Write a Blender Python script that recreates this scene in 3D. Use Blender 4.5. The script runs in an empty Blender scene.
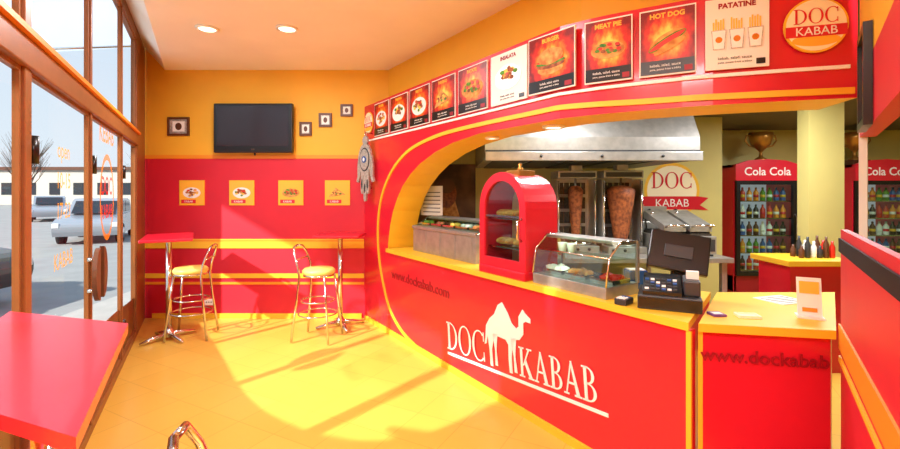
import bpy,bmesh,math,random
from mathutils import Matrix,Vector
random.seed(4)
sc=bpy.context.scene
sc.view_settings.view_transform='Standard'
def S(r,g,b):
    f=lambda c:(c/255/12.92) if c/255<=.04045 else ((c/255+.055)/1.055)**2.4
    return (f(r),f(g),f(b),1)
def mat(name,c,rough=.5,metal=0,emit=0,var=0,scale=8,c2=None,coat=0,spec=.5):
    m=bpy.data.materials.new(name);m.use_nodes=True;nt=m.node_tree;b=nt.nodes['Principled BSDF']
    col=S(*c);b.inputs['Base Color'].default_value=col
    b.inputs['Roughness'].default_value=rough;b.inputs['Metallic'].default_value=metal
    b.inputs['Specular IOR Level'].default_value=spec
    if coat:b.inputs['Coat Weight'].default_value=coat;b.inputs['Coat Roughness'].default_value=.08
    if emit:
        b.inputs['Emission Color'].default_value=col;b.inputs['Emission Strength'].default_value=emit
    if var or c2:
        tc=nt.nodes.new('ShaderNodeTexCoord');n=nt.nodes.new('ShaderNodeTexNoise');n.inputs['Scale'].default_value=scale;n.inputs['Detail'].default_value=4
        r=nt.nodes.new('ShaderNodeValToRGB');nt.links.new(tc.outputs['Object'],n.inputs['Vector']);nt.links.new(n.outputs['Fac'],r.inputs[0])
        k=1-var
        r.color_ramp.elements[0].position=.35;r.color_ramp.elements[1].position=.65
        r.color_ramp.elements[0].color=S(*c2) if c2 else (col[0]*k,col[1]*k,col[2]*k,1)
        r.color_ramp.elements[1].color=col
        nt.links.new(r.outputs[0],b.inputs['Base Color'])
    return m
def glassmat(name,tint=(235,245,240),fac=.06):
    m=bpy.data.materials.new(name);m.use_nodes=True;nt=m.node_tree
    for n in list(nt.nodes):nt.nodes.remove(n)
    o=nt.nodes.new('ShaderNodeOutputMaterial');mx=nt.nodes.new('ShaderNodeMixShader');t=nt.nodes.new('ShaderNodeBsdfTransparent');g=nt.nodes.new('ShaderNodeBsdfGlossy')
    t.inputs[0].default_value=S(*tint);g.inputs['Roughness'].default_value=.03;mx.inputs[0].default_value=fac
    nt.links.new(t.outputs[0],mx.inputs[1]);nt.links.new(g.outputs[0],mx.inputs[2]);nt.links.new(mx.outputs[0],o.inputs[0]);return m
def fabric(name,c,second='ShaderNodeBsdfDiffuse',fac=.45,first='ShaderNodeBsdfTranslucent'):
    m=bpy.data.materials.new(name);m.use_nodes=True;nt=m.node_tree
    for n in list(nt.nodes):nt.nodes.remove(n)
    o=nt.nodes.new('ShaderNodeOutputMaterial');mx=nt.nodes.new('ShaderNodeMixShader');t=nt.nodes.new(first);g=nt.nodes.new(second)
    t.inputs[0].default_value=S(*c) if first!='ShaderNodeBsdfTransparent' else (1,1,1,1);g.inputs[0].default_value=S(*c);mx.inputs[0].default_value=fac
    nt.links.new(t.outputs[0],mx.inputs[1]);nt.links.new(g.outputs[0],mx.inputs[2]);nt.links.new(mx.outputs[0],o.inputs[0]);return m
def floormat():
    m=mat('floor_tile',(218,150,45),.28,spec=.4);nt=m.node_tree;b=nt.nodes['Principled BSDF']
    tc=nt.nodes.new('ShaderNodeTexCoord');mp=nt.nodes.new('ShaderNodeMapping');br=nt.nodes.new('ShaderNodeTexBrick')
    mp.inputs['Rotation'].default_value[2]=math.radians(28)
    br.inputs['Scale'].default_value=1;br.offset=0;br.inputs['Brick Width'].default_value=.34;br.inputs['Row Height'].default_value=.34
    br.inputs['Mortar Size'].default_value=.003;br.inputs['Color1'].default_value=S(228,180,78);br.inputs['Color2'].default_value=S(223,174,72);br.inputs['Mortar'].default_value=S(204,156,62)
    nt.links.new(tc.outputs['Object'],mp.inputs[0]);nt.links.new(mp.outputs[0],br.inputs[0]);nt.links.new(br.outputs[0],b.inputs['Base Color'])
    return m
def flamemat():
    m=mat('poster_flame_print',(178,20,20),.35);nt=m.node_tree;b=nt.nodes['Principled BSDF']
    tc=nt.nodes.new('ShaderNodeTexCoord');sp=nt.nodes.new('ShaderNodeSeparateXYZ');cb=nt.nodes.new('ShaderNodeCombineXYZ')
    a1=nt.nodes.new('ShaderNodeMath');a1.operation='SUBTRACT';a1.inputs[1].default_value=.5
    a2=nt.nodes.new('ShaderNodeMath');a2.operation='SUBTRACT';a2.inputs[1].default_value=.54
    ln=nt.nodes.new('ShaderNodeVectorMath');ln.operation='LENGTH'
    nz=nt.nodes.new('ShaderNodeTexNoise');nz.inputs['Scale'].default_value=7;nz.inputs['Detail'].default_value=3
    mu=nt.nodes.new('ShaderNodeMath');mu.operation='MULTIPLY_ADD';mu.inputs[1].default_value=.35
    sub=nt.nodes.new('ShaderNodeMath');sub.operation='SUBTRACT';sub.inputs[1].default_value=.175
    r=nt.nodes.new('ShaderNodeValToRGB')
    nt.links.new(tc.outputs['Generated'],sp.inputs[0]);nt.links.new(sp.outputs['X'],a1.inputs[0]);nt.links.new(sp.outputs['Z'],a2.inputs[0])
    nt.links.new(a1.outputs[0],cb.inputs['X']);nt.links.new(a2.outputs[0],cb.inputs['Y']);nt.links.new(cb.outputs[0],ln.inputs[0])
    nt.links.new(tc.outputs['Generated'],nz.inputs['Vector']);nt.links.new(nz.outputs['Fac'],mu.inputs[0]);nt.links.new(ln.outputs['Value'],mu.inputs[2])
    nt.links.new(mu.outputs[0],sub.inputs[0]);nt.links.new(sub.outputs[0],r.inputs[0]);nt.links.new(r.outputs[0],b.inputs['Base Color'])
    e=r.color_ramp.elements;e[0].position=.14;e[0].color=S(255,214,90);e[1].position=.50;e[1].color=S(120,10,12)
    x=e.new(.25);x.color=S(246,130,30);x=e.new(.35);x.color=S(206,36,20)
    return m
RED=mat('red_paint',(214,28,50),.3,var=.06,scale=3,coat=.25)
REDW=mat('red_wall_paint',(208,28,50),.5,var=.06,scale=3)
DRED=mat('dark_red_lettering',(150,12,30),.45)
YEL=mat('yellow_paint',(246,192,48),.45,var=.05,scale=3)
YWALL=mat('orange_wall_paint',(240,180,46),.6,var=.06,scale=2)
CEIL=mat('ceiling_paint',(252,244,232),.7,var=.04,scale=2)
BRO=mat('window_frame_brown',(148,92,48),.4,var=.12,scale=10)
ORA=mat('orange_stripe',(238,146,34),.45)
WHT=mat('white_paint',(245,243,238),.5)
PAP=mat('paper_white',(238,236,228),.7)
BLK=mat('black_plastic',(18,18,20),.3)
DGR=mat('dark_grey',(52,52,54),.45)
SCR=mat('tv_screen',(40,32,38),.2)
CHR=mat('chrome',(215,212,208),.14,1)
STL=mat('stainless_steel',(184,182,176),.36,.7,var=.18,scale=14)
SIL=mat('silver_ornament',(206,200,188),.4,.45,var=.4,scale=60)
GLS=glassmat('window_glass',(245,250,250),.04)
GLG=glassmat('display_glass',(214,236,226),.09)
OLI=mat('kitchen_wall_cream',(210,200,124),.6,var=.06,scale=3)
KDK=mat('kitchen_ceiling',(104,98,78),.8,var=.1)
FLO=floormat();FLM=flamemat()
BRN=mat('brown_wood',(96,54,28),.45,var=.2,scale=12)
MEAT=mat('kebab_meat',(172,98,50),.6,c2=(110,56,28),scale=30)
BRD=mat('bread',(226,172,92),.7,c2=(180,110,50),scale=20)
LET=mat('lettuce',(96,160,40),.6,c2=(50,110,24),scale=40)
TOM=mat('tomato',(206,40,22),.4)
FRI=mat('fries',(240,196,80),.6)
GLOW2=mat('poster_orange',(226,84,20),.4)
GLOW3=mat('poster_gold',(248,186,60),.4)
CREAM=mat('poster_cream',(250,240,205),.5)
PLA=mat('plate_white',(240,240,236),.25)
BLUE=mat('blue_plastic',(40,90,160),.4)
GOLD=mat('gold_metal',(186,136,62),.3,.7)
LAMP=mat('lamp_glow',(255,240,210),.4,emit=6)
COOL=mat('cooler_light',(230,240,255),.4,emit=.3)
BURN=mat('grill_burner',(90,82,74),.5,.6,var=.4,scale=40)
SKIN=mat('mural_brown',(130,94,60),.7,c2=(70,48,30),scale=3)
TRIMB=mat('stripe_black',(40,34,38),.7,spec=.2)
ASP=mat('asphalt',(158,156,153),.85,var=.12,scale=2)
PAVE=mat('pavement',(186,180,172),.85,var=.1,scale=4)
BARK=mat('tree_bark',(110,96,82),.9,var=.3)
BLDG=mat('building_plaster',(196,188,176),.8,var=.06)
CARS=mat('car_silver',(176,180,186),.25,.4,coat=.5)
CARG=mat('car_green',(44,60,52),.25,.3,coat=.5)
CWIN=mat('car_window',(40,48,54),.08)
RUB=mat('rubber',(28,28,28),.8)
PURP=mat('purple_card',(110,60,130),.5)
SEAT=mat('seat_yellow',(238,206,104),.45)
AWN=fabric('sun_block_fabric',(215,228,245))  # translucent white, so the added sun blocker looks like bright sky
VOR=fabric('vinyl_orange',(238,140,30),fac=.75,first='ShaderNodeBsdfTransparent')
VRD=fabric('vinyl_red',(225,50,30),fac=.75,first='ShaderNodeBsdfTransparent')
VYL=fabric('vinyl_yellow',(250,190,30),fac=.75,first='ShaderNodeBsdfTransparent')

class B:
    def __init__(s):
        s.bm=bmesh.new();s.mats=[];s.M=Matrix()
    def mi(s,m):
        if m not in s.mats:s.mats.append(m)
        return s.mats.index(m)
    def geo(s,vs,fs,m,smooth=False,L=None):
        M=s.M@L if L else s.M;i=s.mi(m)
        v=[s.bm.verts.new(M@Vector(p)) for p in vs]
        for f in fs:
            try:
                F=s.bm.faces.new([v[k] for k in f]);F.material_index=i;F.smooth=smooth
            except ValueError:pass
    def merge(s,b2,m,smooth=False,L=None):
        b2.verts.index_update()
        s.geo([v.co.copy() for v in b2.verts],[[v.index for v in f.verts] for f in b2.faces],m,smooth,L);b2.free()
    def box(s,x0,x1,y0,y1,z0,z1,m,bev=0,L=None):
        b=bmesh.new();bmesh.ops.create_cube(b,size=1)
        for v in b.verts:
            v.co=Vector((x0+(v.co.x+.5)*(x1-x0),y0+(v.co.y+.5)*(y1-y0),z0+(v.co.z+.5)*(z1-z0)))
        if bev:bmesh.ops.bevel(b,geom=b.edges[:]+b.verts[:],offset=bev,segments=2,affect='EDGES',profile=.5)
        s.merge(b,m,False,L)
    def prism(s,p,z0,z1,m,L=None):
        n=len(p);vs=[(a,b,z0) for a,b in p]+[(a,b,z1) for a,b in p]
        s.geo(vs,[list(range(n))[::-1],list(range(n,2*n))]+[[i,(i+1)%n,n+(i+1)%n,n+i] for i in range(n)],m,False,L)
    def disc(s,cx,cy,rx,ry,z0,z1,m,n=24,L=None):
        s.prism([(cx+rx*math.cos(a*2*math.pi/n),cy+ry*math.sin(a*2*math.pi/n)) for a in range(n)],z0,z1,m,L)
    def tube(s,pts,r,m,n=10,closed=False,L=None):
        P=[Vector(p) for p in pts];R=r if isinstance(r,(list,tuple)) else [r]*len(P)
        k=len(P);vs=[];prev=None
        for i,p in enumerate(P):
            if closed:t=(P[(i+1)%k]-P[i-1])
            else:t=P[min(i+1,k-1)]-P[max(i-1,0)]
            t.normalize()
            if prev is None:
                a=t.cross(Vector((0,0,1)));
                if a.length<.1:a=t.cross(Vector((1,0,0)))
            else:a=prev-t*prev.dot(t)
            a.normalize();prev=a;b=t.cross(a)
            for j in range(n):
                an=j*2*math.pi/n;vs.append(p+(a*math.cos(an)+b*math.sin(an))*R[i])
        fs=[]
        for i in range(k if closed else k-1):
            i2=(i+1)%k
            for j in range(n):fs.append([i*n+j,i*n+(j+1)%n,i2*n+(j+1)%n,i2*n+j])
        if not closed:fs+= [list(range(n))[::-1],[(k-1)*n+j for j in range(n)]]
        s.geo(vs,fs,m,True,L)
    def cyl(s,p0,p1,r,m,n=16,r1=None,L=None):s.tube([p0,p1],[r,r if r1 is None else r1],m,n,L=L)
    def lathe(s,prof,c,m,n=24,L=None):
        vs=[];k=len(prof)
        for r,z in prof:
            for j in range(n):
                a=j*2*math.pi/n;vs.append((c[0]+r*math.cos(a),c[1]+r*math.sin(a),c[2]+z))
        fs=[[i*n+j,i*n+(j+1)%n,(i+1)*n+(j+1)%n,(i+1)*n+j] for i in range(k-1) for j in range(n)]
        fs+=[list(range(n))[::-1],[(k-1)*n+j for j in range(n)]]
        s.geo(vs,fs,m,True,L)
    def sph(s,c,r,m,sub=2,L=None):
        b=bmesh.new();bmesh.ops.create_icosphere(b,subdivisions=sub,radius=1)
        r=r if isinstance(r,(tuple,list)) else (r,r,r)
        for v in b.verts:v.co=Vector((c[0]+v.co.x*r[0],c[1]+v.co.y*r[1],c[2]+v.co.z*r[2]))
        s.merge(b,m,True,L)
    def text(s,body,size,loc,m,ext=.002,L=None,align='CENTER',bold=0,sx=1):
        cu=bpy.data.curves.new('t','FONT');cu.body=body;cu.size=size;cu.extrude=ext;cu.align_x=align;cu.offset=bold;cu.resolution_u=3
        o=bpy.data.objects.new('t',cu);sc.collection.objects.link(o)
        dg=bpy.context.evaluated_depsgraph_get();me=o.evaluated_get(dg).to_mesh()
        LL=(L or Matrix())@Matrix.Translation(loc)@Matrix.Diagonal((sx,1,1,1))
        s.geo([v.co.copy() for v in me.vertices],[list(p.vertices) for p in me.polygons],m,False,LL)
        o.evaluated_get(dg).to_mesh_clear();bpy.data.objects.remove(o);bpy.data.curves.remove(cu)
    def done(s,name):
        bmesh.ops.recalc_face_normals(s.bm,faces=s.bm.faces[:])
        me=bpy.data.meshes.new(name);s.bm.to_mesh(me);s.bm.free()
        for m in s.mats:me.materials.append(m)
        o=bpy.data.objects.new(name,me);sc.collection.objects.link(o);return o
def frame(o,x,y):
    x=Vector(x).normalized();y=Vector(y).normalized();z=x.cross(y)
    return Matrix(((x.x,y.x,z.x,o[0]),(x.y,y.y,z.y,o[1]),(x.z,y.z,z.z,o[2]),(0,0,0,1)))
UP=(0,0,1)
YZ=Matrix(((0,0,1,0),(1,0,0,0),(0,1,0,0),(0,0,0,1)))
def XZo(o=0):return Matrix(((1,0,0,0),(0,0,1,o),(0,1,0,0),(0,0,0,1)))
# ---- serif lettering ----
def serif(b,word,h,x,y,m,sx=1,z0=0,z1=.004,gap=.06):
    th,tn=.15,.05
    def P(p):b.prism([(x+a*h*sx,y+q*h) for a,q in p],z0,z1,m)
    def R(a0,a1,q0,q1):P([(a0,q0),(a1,q0),(a1,q1),(a0,q1)])
    def A(cx,cy,rx,ry,d0,d1,n=18):
        vs=[];
        for i in range(n+1):
            t=math.radians(d0+(d1-d0)*i/n);w=tn+(th-tn)*abs(math.cos(t))
            for k in(0,1):
                rr=(rx-(w if k else 0),ry-((tn) if k else 0))
                vs.append((x+(cx+rr[0]*math.cos(t))*h*sx,y+(cy+rr[1]*math.sin(t))*h))
        N=len(vs);v3=[(a,q,z1) for a,q in vs]
        b.geo(v3,[[i,i+1,i+3,i+2] for i in range(0,N-2,2)],m)
    for ch in word:
        if ch=='D':
            R(.1,.24,0,1);R(0,.34,0,.05);R(0,.34,.95,1);A(.24,.5,.58,.5,-90,90);w=.84
        elif ch=='O':
            A(.47,.5,.46,.52,0,360,32);w=.94
        elif ch=='C':
            A(.47,.5,.46,.52,48,312,28);R(.75,.80,.68,.98);R(.75,.80,.02,.32);w=.84
        elif ch=='K':
            R(.1,.24,0,1);R(0,.34,0,.05);R(0,.34,.95,1);P([(.24,.38),(.32,.40),(.72,.97),(.62,.97)]);P([(.33,.52),(.44,.64),(.84,.03),(.66,.03)]);R(.52,.84,.95,1);R(.58,.92,0,.05);w=.9
        elif ch=='A':
            P([(.1,.03),(.16,.03),(.45,.95),(.40,1.02)]);P([(.38,1.02),(.45,1.02),(.82,.03),(.65,.03)]);R(.22,.62,.33,.39);R(0,.26,0,.05);R(.55,.92,0,.05);w=.90
        elif ch=='B':
            R(.1,.24,0,1);R(0,.3,0,.05);R(0,.3,.95,1);A(.26,.75,.36,.25,-90,90);A(.26,.27,.43,.27,-90,90);w=.70
        x+=(w+gap)*h*sx
    return x
# ---------------- plan ----------------
YB=5.607
T=Vector((.544,-.839,0));IN=Vector((.839,.544,0))
P0=Vector((-1.065,YB,0))
def c(s,off=0,z=0):
    v=P0+T*s+IN*off;v.z=z;return v
PL=[(-1.065,5.607),(.704,2.88),(.90,2.72),(1.10,2.60),(1.35,2.46),(1.68,2.34),(2.009,2.243),(2.45,2.16)]
SL=[0]
for i in range(1,len(PL)):SL.append(SL[-1]+math.dist(PL[i-1],PL[i]))
def raw(s):
    for i in range(len(PL)-1):
        if s<=SL[i+1] or i==len(PL)-2:
            t=(s-SL[i])/(SL[i+1]-SL[i]);return Vector((PL[i][0]+t*(PL[i+1][0]-PL[i][0]),PL[i][1]+t*(PL[i+1][1]-PL[i][1]),0))
def tan(s):
    if s<3.1:return T.copy()
    return (raw(s+.12)-raw(s-.12)).normalized()
def bp(s,off=0,z=0):
    t=tan(s);v=raw(s)+Vector((-t.y,t.x,0))*off;v.z=z;return v
SEND=SL[6]+.02
# ---------------- room shell ----------------
b=B()
fl=[(-3.8,YB),(-1.1,YB),(-1.1,6.2),(3.75,6.2),(3.75,7.5),(8,7.5),(8,.9),(1.05,.95),(1.6,-.4),(1.6,-2),(-2.2,-2),(-2.2,-.5),(-1.134,.75)]
b.prism(fl,-.1,0,FLO);b.done('floor')
b=B()
ye=[bp(s,.25) for s in [0,1,2,3,3.25,3.5,3.75,4,4.3,4.6,SEND]]
cp=[(-3.55,YB)]+[(p.x,p.y) for p in ye]+[(1.04,1.0),(1.6,-.4),(1.6,-2),(-2.2,-2),(-2.2,-.5),(-.88,.75)]
b.prism(cp,3.09,3.2,CEIL)
b.geo([(-3.55,YB,3.09),(-.88,.75,3.09),(-1.134,.75,3.36),(-3.8,YB,3.36),(-3.55,YB,3.15),(-.88,.75,3.15),(-1.134,.75,3.42),(-3.8,YB,3.42)],[[0,1,2,3],[7,6,5,4]],CEIL)
b.done('ceiling')
BW=frame((0,YB,0),(1,0,0),UP)
b=B();b.M=BW
b.box(-3.95,-1.05+.35,1.995,3.45,-.15,0,YWALL)
b.box(-3.95,-1.05+.35,0,1.995,-.15,0,REDW)
b.done('wall_back')
b=B();b.M=BW
b.box(-3.8,-1.07,1.985,2.03,0,.008,ORA)
b.box(-3.8,-1.07,.87,.985,0,.012,YEL);b.box(-3.8,-1.07,.955,.972,.012,.014,ORA)
b.box(-3.8,-1.07,.50,.555,0,.012,YEL);b.box(-3.8,-1.07,.42,.45,0,.012,ORA)
b.done('trim_1')
b=B();b.M=BW;b.box(-3.7,-1.1,0,.06,0,.02,YEL);b.done('baseboard_back')
b=B()
ss=[0,1,2,3,3.25,3.4,3.6,3.75,3.9,4.1,4.3,4.5,SEND]
vs=[];fs=[]
for s in ss:
    vs+=[bp(s,.25,2.6),bp(s,.25,3.12),bp(s,.33,3.12),bp(s,.33,2.6)]
for i in range(len(ss)-1):
    for k in range(4):fs.append([i*4+k,i*4+(k+1)%4,i*4+4+(k+1)%4,i*4+4+k])
b.geo(vs,fs,YWALL);b.done('wall_counter_upper')
ZO=[(.68,.94),(.70,1.05),(.74,1.2),(.81,1.36),(.92,1.51),(1.05,1.64),(1.22,1.755),(1.42,1.85),(1.7,1.94),(2.0,2.0),(2.4,2.04),(2.8,2.04),(6,2.04)]
def zo(s):
    if s<=.68:return .94
    for i in range(len(ZO)-1):
        if s<=ZO[i+1][0]:
            t=(s-ZO[i][0])/(ZO[i+1][0]-ZO[i][0]);return ZO[i][1]+t*(ZO[i+1][1]-ZO[i][1])
b=B()
ss=[0,.3,.6]+[z[0] for z in ZO[:-1]]+[3.0,3.25,3.35,3.45,3.55,3.65,3.75,3.85,3.95,4.1,4.25,4.4,4.55,SEND]
D=.34
for i in range(len(ss)-1):
    a,e=ss[i],ss[i+1];za,ze=zo(a),zo(e)
    b.geo([bp(a,0,za),bp(e,0,ze),bp(e,0,2.63),bp(a,0,2.63)],[[0,1,2,3]],RED)
    b.geo([bp(a,D,za),bp(e,D,ze),bp(e,D,2.63),bp(a,D,2.63)],[[3,2,1,0]],OLI)
    b.geo([bp(a,0,2.63),bp(e,0,2.63),bp(e,D,2.63),bp(a,D,2.63)],[[0,1,2,3]],RED)
    b.geo([bp(a,0,za),bp(e,0,ze),bp(e,D,ze),bp(a,D,za)],[[3,2,1,0]],YEL)
b.geo([c(0,0,0),c(.68,0,0),c(.68,0,.94),c(0,0,.94)],[[0,1,2,3]],RED)
b.geo([c(.68,0,0),c(.68,D,0),c(.68,D,.94),c(.68,0,.94)],[[0,1,2,3]],RED)
b.done('wall_counter_bulkhead')
b=B()
arc=[(1.61,.0),(1.2,.06),(.95,.14),(.734,.28),(.58,.5),(.47,.75),(.42,1.0),(.43,1.25),(.49,1.45),(.60,1.62),(.78,1.79),(1.0,1.92),(1.25,2.01),(1.6,2.07),(1.96,2.10),(2.5,2.11),(3.0,2.11),(3.25,2.11),(3.5,2.10),(3.75,2.09),(4.0,2.085),(4.3,2.08),(4.72,2.075)]
def sm(pts,n=4):
    o=[]
    for i in range(len(pts)-1):
        p0=pts[max(i-1,0)];p1=pts[i];p2=pts[i+1];p3=pts[min(i+2,len(pts)-1)]
        for k in range(n):
            t=k/n
            o.append(tuple(.5*((2*p1[d])+(-p0[d]+p2[d])*t+(2*p0[d]-5*p1[d]+4*p2[d]-p3[d])*t*t+(-p0[d]+3*p1[d]-3*p2[d]+p3[d])*t**3) for d in range(2)))
    o.append(pts[-1]);return o
def ribbon(b,pts,w,m,P,off=-.006):
    L=[];
    for i,(s,z) in enumerate(pts):
        a=pts[max(i-1,0)];e=pts[min(i+1,len(pts)-1)];dx,dz=e[0]-a[0],e[1]-a[1];l=math.hypot(dx,dz)
        nx,nz=-dz/l*w/2,dx/l*w/2
        L.append((s+nx,max(z+nz,.001)));L.append((s-nx,max(z-nz,.001)))
    vs=[P(s,off,z) for s,z in L];k=len(vs);vs+=[P(s,0,z) for s,z in L]
    fs=[]
    for i in range(0,k-2,2):
        fs+=[[i,i+1,i+3,i+2],[i,i+2,k+i+2,k+i],[i+1,k+i+1,k+i+3,i+3]]
    b.geo(vs,fs,m)
ribbon(b,sm(arc),.032,YEL,bp,-.012)
ribbon(b,[(s,2.195) for s in [0,1,2,3,3.25]+[3.25+.05*k for k in range(1,30)]],.018,WHT,bp,-.014)
b.done('trim_2')
# counter
SE=4.089
b=B()
vs=[c(.68,0,0),c(SE,0,0),c(SE,0,.9),c(.68,0,.9),c(.68,.05,0),c(SE,.05,0),c(SE,.05,.9),c(.68,.05,.9)]
b.geo(vs,[[0,1,2,3],[4,5,6,7],[1,5,6,2],[0,4,5,1],[3,2,6,7],[0,3,7,4]],RED)
f0=c(.685,-.03);k0=c(.685,.6)
b.prism([(f0.x,f0.y),(1.147,2.165),(1.64,2.83),(1.234,3.164),(k0.x,k0.y)],.9,.94,YEL)
b.prism([(1.16,2.185),(1.19,2.225),(1.62,2.81),(1.59,2.83)],0,.9,RED)
b.geo([c(SE-.012,-.012,0),c(SE+.012,-.012,0),c(SE+.012,-.012,.9),c(SE-.012,-.012,.9),c(SE-.012,0,0),c(SE+.012,0,0),c(SE+.012,0,.9),c(SE-.012,0,.9)],[[0,1,2,3],[1,5,6,2],[0,3,7,4]],YEL)
b.done('service_counter')
b=B()
b.prism([(1.19,2.155),(1.755,2.045),(2.42,2.83),(1.68,2.83)],.9,.94,YEL)
b.prism([(1.215,2.19),(1.76,2.08),(1.795,2.115),(1.25,2.235)],0,.9,RED)
b.prism([(1.205,2.185),(1.225,2.181),(1.23,2.19),(1.21,2.195)],0,.9,YEL)
t2=Vector((.56,-.115,0)).normalized()
b.M=frame((1.215,2.183,0),t2,UP)
b.text('www.dockabab',.088,(.0,.755,.002),DRED,align='LEFT',sx=1.0,bold=.001)  # website letters cast on this front, drawn in as dark red
b.done('side_counter')
b=B()
b.geo([c(.05,-.02,0),c(SE-.02,-.02,0),c(SE-.02,-.02,.05),c(.05,-.02,.05),c(.05,0,0),c(SE-.02,0,0),c(SE-.02,0,.05),c(.05,0,.05)],[[0,1,2,3],[3,2,6,7],[1,5,6,2],[0,3,7,4]],YEL)
b.done('baseboard_counter')
CF=frame(c(0,-.001,0),T,UP)
b=B();b.M=CF
b.text('www.dockabab.com',.135,(.78,.63,.002),DRED,align='LEFT',sx=1.06,bold=.001);b.done('website_cast_letters')  # dark red text painted in for window letters the sun casts here
b=B();R=Matrix.Translation((1.93,.15,.002))@Matrix.Rotation(math.radians(5.0),4,'Z');b.M=CF@R
serif(b,'DOC',.235,0,.035,WHT,sx=.86)
serif(b,'KABAB',.205,.955,.035,WHT,sx=.76)
b.box(0,1.70,-.014,.008,0,.004,WHT)
cam=[(.13,0),(.19,0),(.18,.25),(.24,.42),(.30,.48),(.52,.46),(.58,.40),(.57,.2),(.58,0),(.64,0),(.64,.22),(.68,.43),(.74,.50),(.83,.51),(.92,.60),(.93,.76),(.98,.79),(1.08,.78),(1.08,.84),(.98,.90),(.93,.95),(.89,.90),(.84,.84),(.83,.70),(.77,.66),(.68,.72),(.60,.86),(.48,1.0),(.38,.95),(.28,.80),(.16,.72),(.06,.60),(.03,.40),(.0,.3),(.05,.32),(.09,.45),(.12,.25)]
for q in (cam,[(.25,.03),(.31,.03),(.29,.25),(.33,.5),(.22,.5),(.26,.25)],[(.69,.03),(.75,.03),(.72,.25),(.76,.52),(.64,.5),(.69,.25)]):
    b.prism([(.555+x*.50,.03+y*.50) for x,y in q],.0,.004,WHT)
b.done('doc_kabab_camel_sign')
# ---------------- menu boards ----------------
def food(b,kind,r,z):
    rnd=random.Random(kind*7+1)
    if kind in(0,1,2):
        b.disc(0,0,r,r*.62,z,z+.002,PLA);
        for i in range(22):
            a=rnd.random()*6.28;q=rnd.random()*.68
            b.disc(r*q*math.cos(a),r*.6*q*math.sin(a)+r*.05,r*(.12+.1*rnd.random()),r*.11,z+.002+i*.00015,z+.0034+i*.00015,rnd.choice([MEAT,LET,TOM,BRD,FRI,MEAT]),7)
    elif kind==3:
        b.disc(0,0,r*1.0,r*.5,z,z+.002,BRD)
        for i in range(16):b.disc((rnd.random()-.5)*r*1.4,(rnd.random()-.3)*r*.5,r*.15,r*.1,z+.002+i*.0002,z+.003+i*.0002,rnd.choice([MEAT,LET,TOM]),7)
    elif kind==4:
        b.disc(0,-r*.32,r*.75,r*.25,z,z+.002,BRD);b.disc(0,-r*.12,r*.85,r*.17,z+.002,z+.003,MEAT);b.disc(0,0,r*.88,r*.12,z+.003,z+.0035,LET);b.disc(0,r*.08,r*.8,r*.1,z+.0035,z+.004,TOM);b.disc(0,r*.28,r*.78,r*.38,z+.004,z+.0048,BRD)
    elif kind==5:
        L=Matrix.Rotation(.5,4,'Z')
        b.disc(0,0,r*1.0,r*.42,z,z+.002,BRD,L=L);b.disc(0,0,r*1.05,r*.22,z+.002,z+.003,LET,L=L);b.disc(0,.0,r*1.0,r*.15,z+.003,z+.004,TOM,L=L)
        b.disc(0,-r*.3,r*.9,r*.2,z+.004,z+.005,BRD,L=L)
    elif kind==6:
        for k in(-1,0,1):
            x=k*r*.8
            for j in range(5):b.box(x-r*.27+j*r*.11,x-r*.2+j*r*.11,0,r*(.6+.25*rnd.random()),z,z+.002,FRI)
            b.prism([(x-r*.26,-r*.8),(x+r*.26,-r*.8),(x+r*.34,r*.2),(x-r*.34,r*.2)],z+.002,z+.003,SIL);b.prism([(x-r*.22,-r*.75),(x+r*.22,-r*.75),(x+r*.3,r*.16),(x-r*.3,r*.16)],z+.003,z+.0034,WHT)
            b.disc(x,-r*.3,r*.16,r*.16,z+.0034,z+.004,VOR,10)
    else:
        b.prism([(-r,-r*.5),(r*.9,-r*.2),(-r*.2,r*.6)],z,z+.002,BRD)
        for i in range(14):b.disc(-r*.1+(rnd.random()-.5)*r,(rnd.random()-.5)*r*.5,r*.12,r*.08,z+.002+i*.0002,z+.003+i*.0002,rnd.choice([MEAT,LET,TOM,FRI]),7)
def card(b,w,h,kind,title,bg=None):
    b.box(-w/2,w/2,-h/2,h/2,0,.012,PAP)
    b.box(-w/2+.006,w/2-.006,-h/2+.008,h/2-.008,.012,.013,bg or FLM)
    food(b,kind,w*.36,.0142)
    b.text(title,h*.10,(0,h*.36,.0145),GLOW3 if not bg else DRED,.0005,bold=.0015)
    if not bg:b.box(-w/2+.006,w/2-.006,-h/2+.008,-h/2+.085,.0142,.0148,BLK)
    b.text('kebab, salad, sauce',h*.055,(-.01,-h*.365,.015),PAP if not bg else BLK,.0004)
    b.text('pane, patate fritte e bibita',h*.04,(-.01,-h*.42,.015),PAP if not bg else BLK,.0004)
    b.box(w*.30,w*.44,-h*.46,-h*.38,.0148,.0152,DRED if not bg else BLK)
def logo(b,r,z0=.0):
    b.disc(0,0,r,r*1.0,z0,z0+.012,YEL,36);b.disc(0,0,r*.93,r*.93,z0+.012,z0+.014,CREAM,36)
    b.disc(0,-r*.55,r*.75,r*.22,z0+.014,z0+.0145,GLOW3,24)
    serif(b,'DOC',r*.55,-r*.70,r*.06,RED,sx=.92,z0=z0+.0146,z1=z0+.016)
    b.box(-r*.95,r*.95,-r*.42,-r*.02,z0+.0145,z0+.0155,RED)
    b.text('KABAB',r*.42,(0,-r*.36,z0+.017),WHT,.001)
titles=['','DONER','PIADINA','PIATTO','PANINO','PATATE','INSALATA','BURGER','MEAT PIE','HOT DOG','PATATINE','']
iv=[(.02,.30),(.34,.73),(.78,1.18),(1.23,1.62),(1.67,2.06),(2.11,2.51),(2.56,2.96),(3.0,3.385),(3.425,3.70),(3.735,4.02),(4.06,4.35),(4.40,4.70)]
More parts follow.
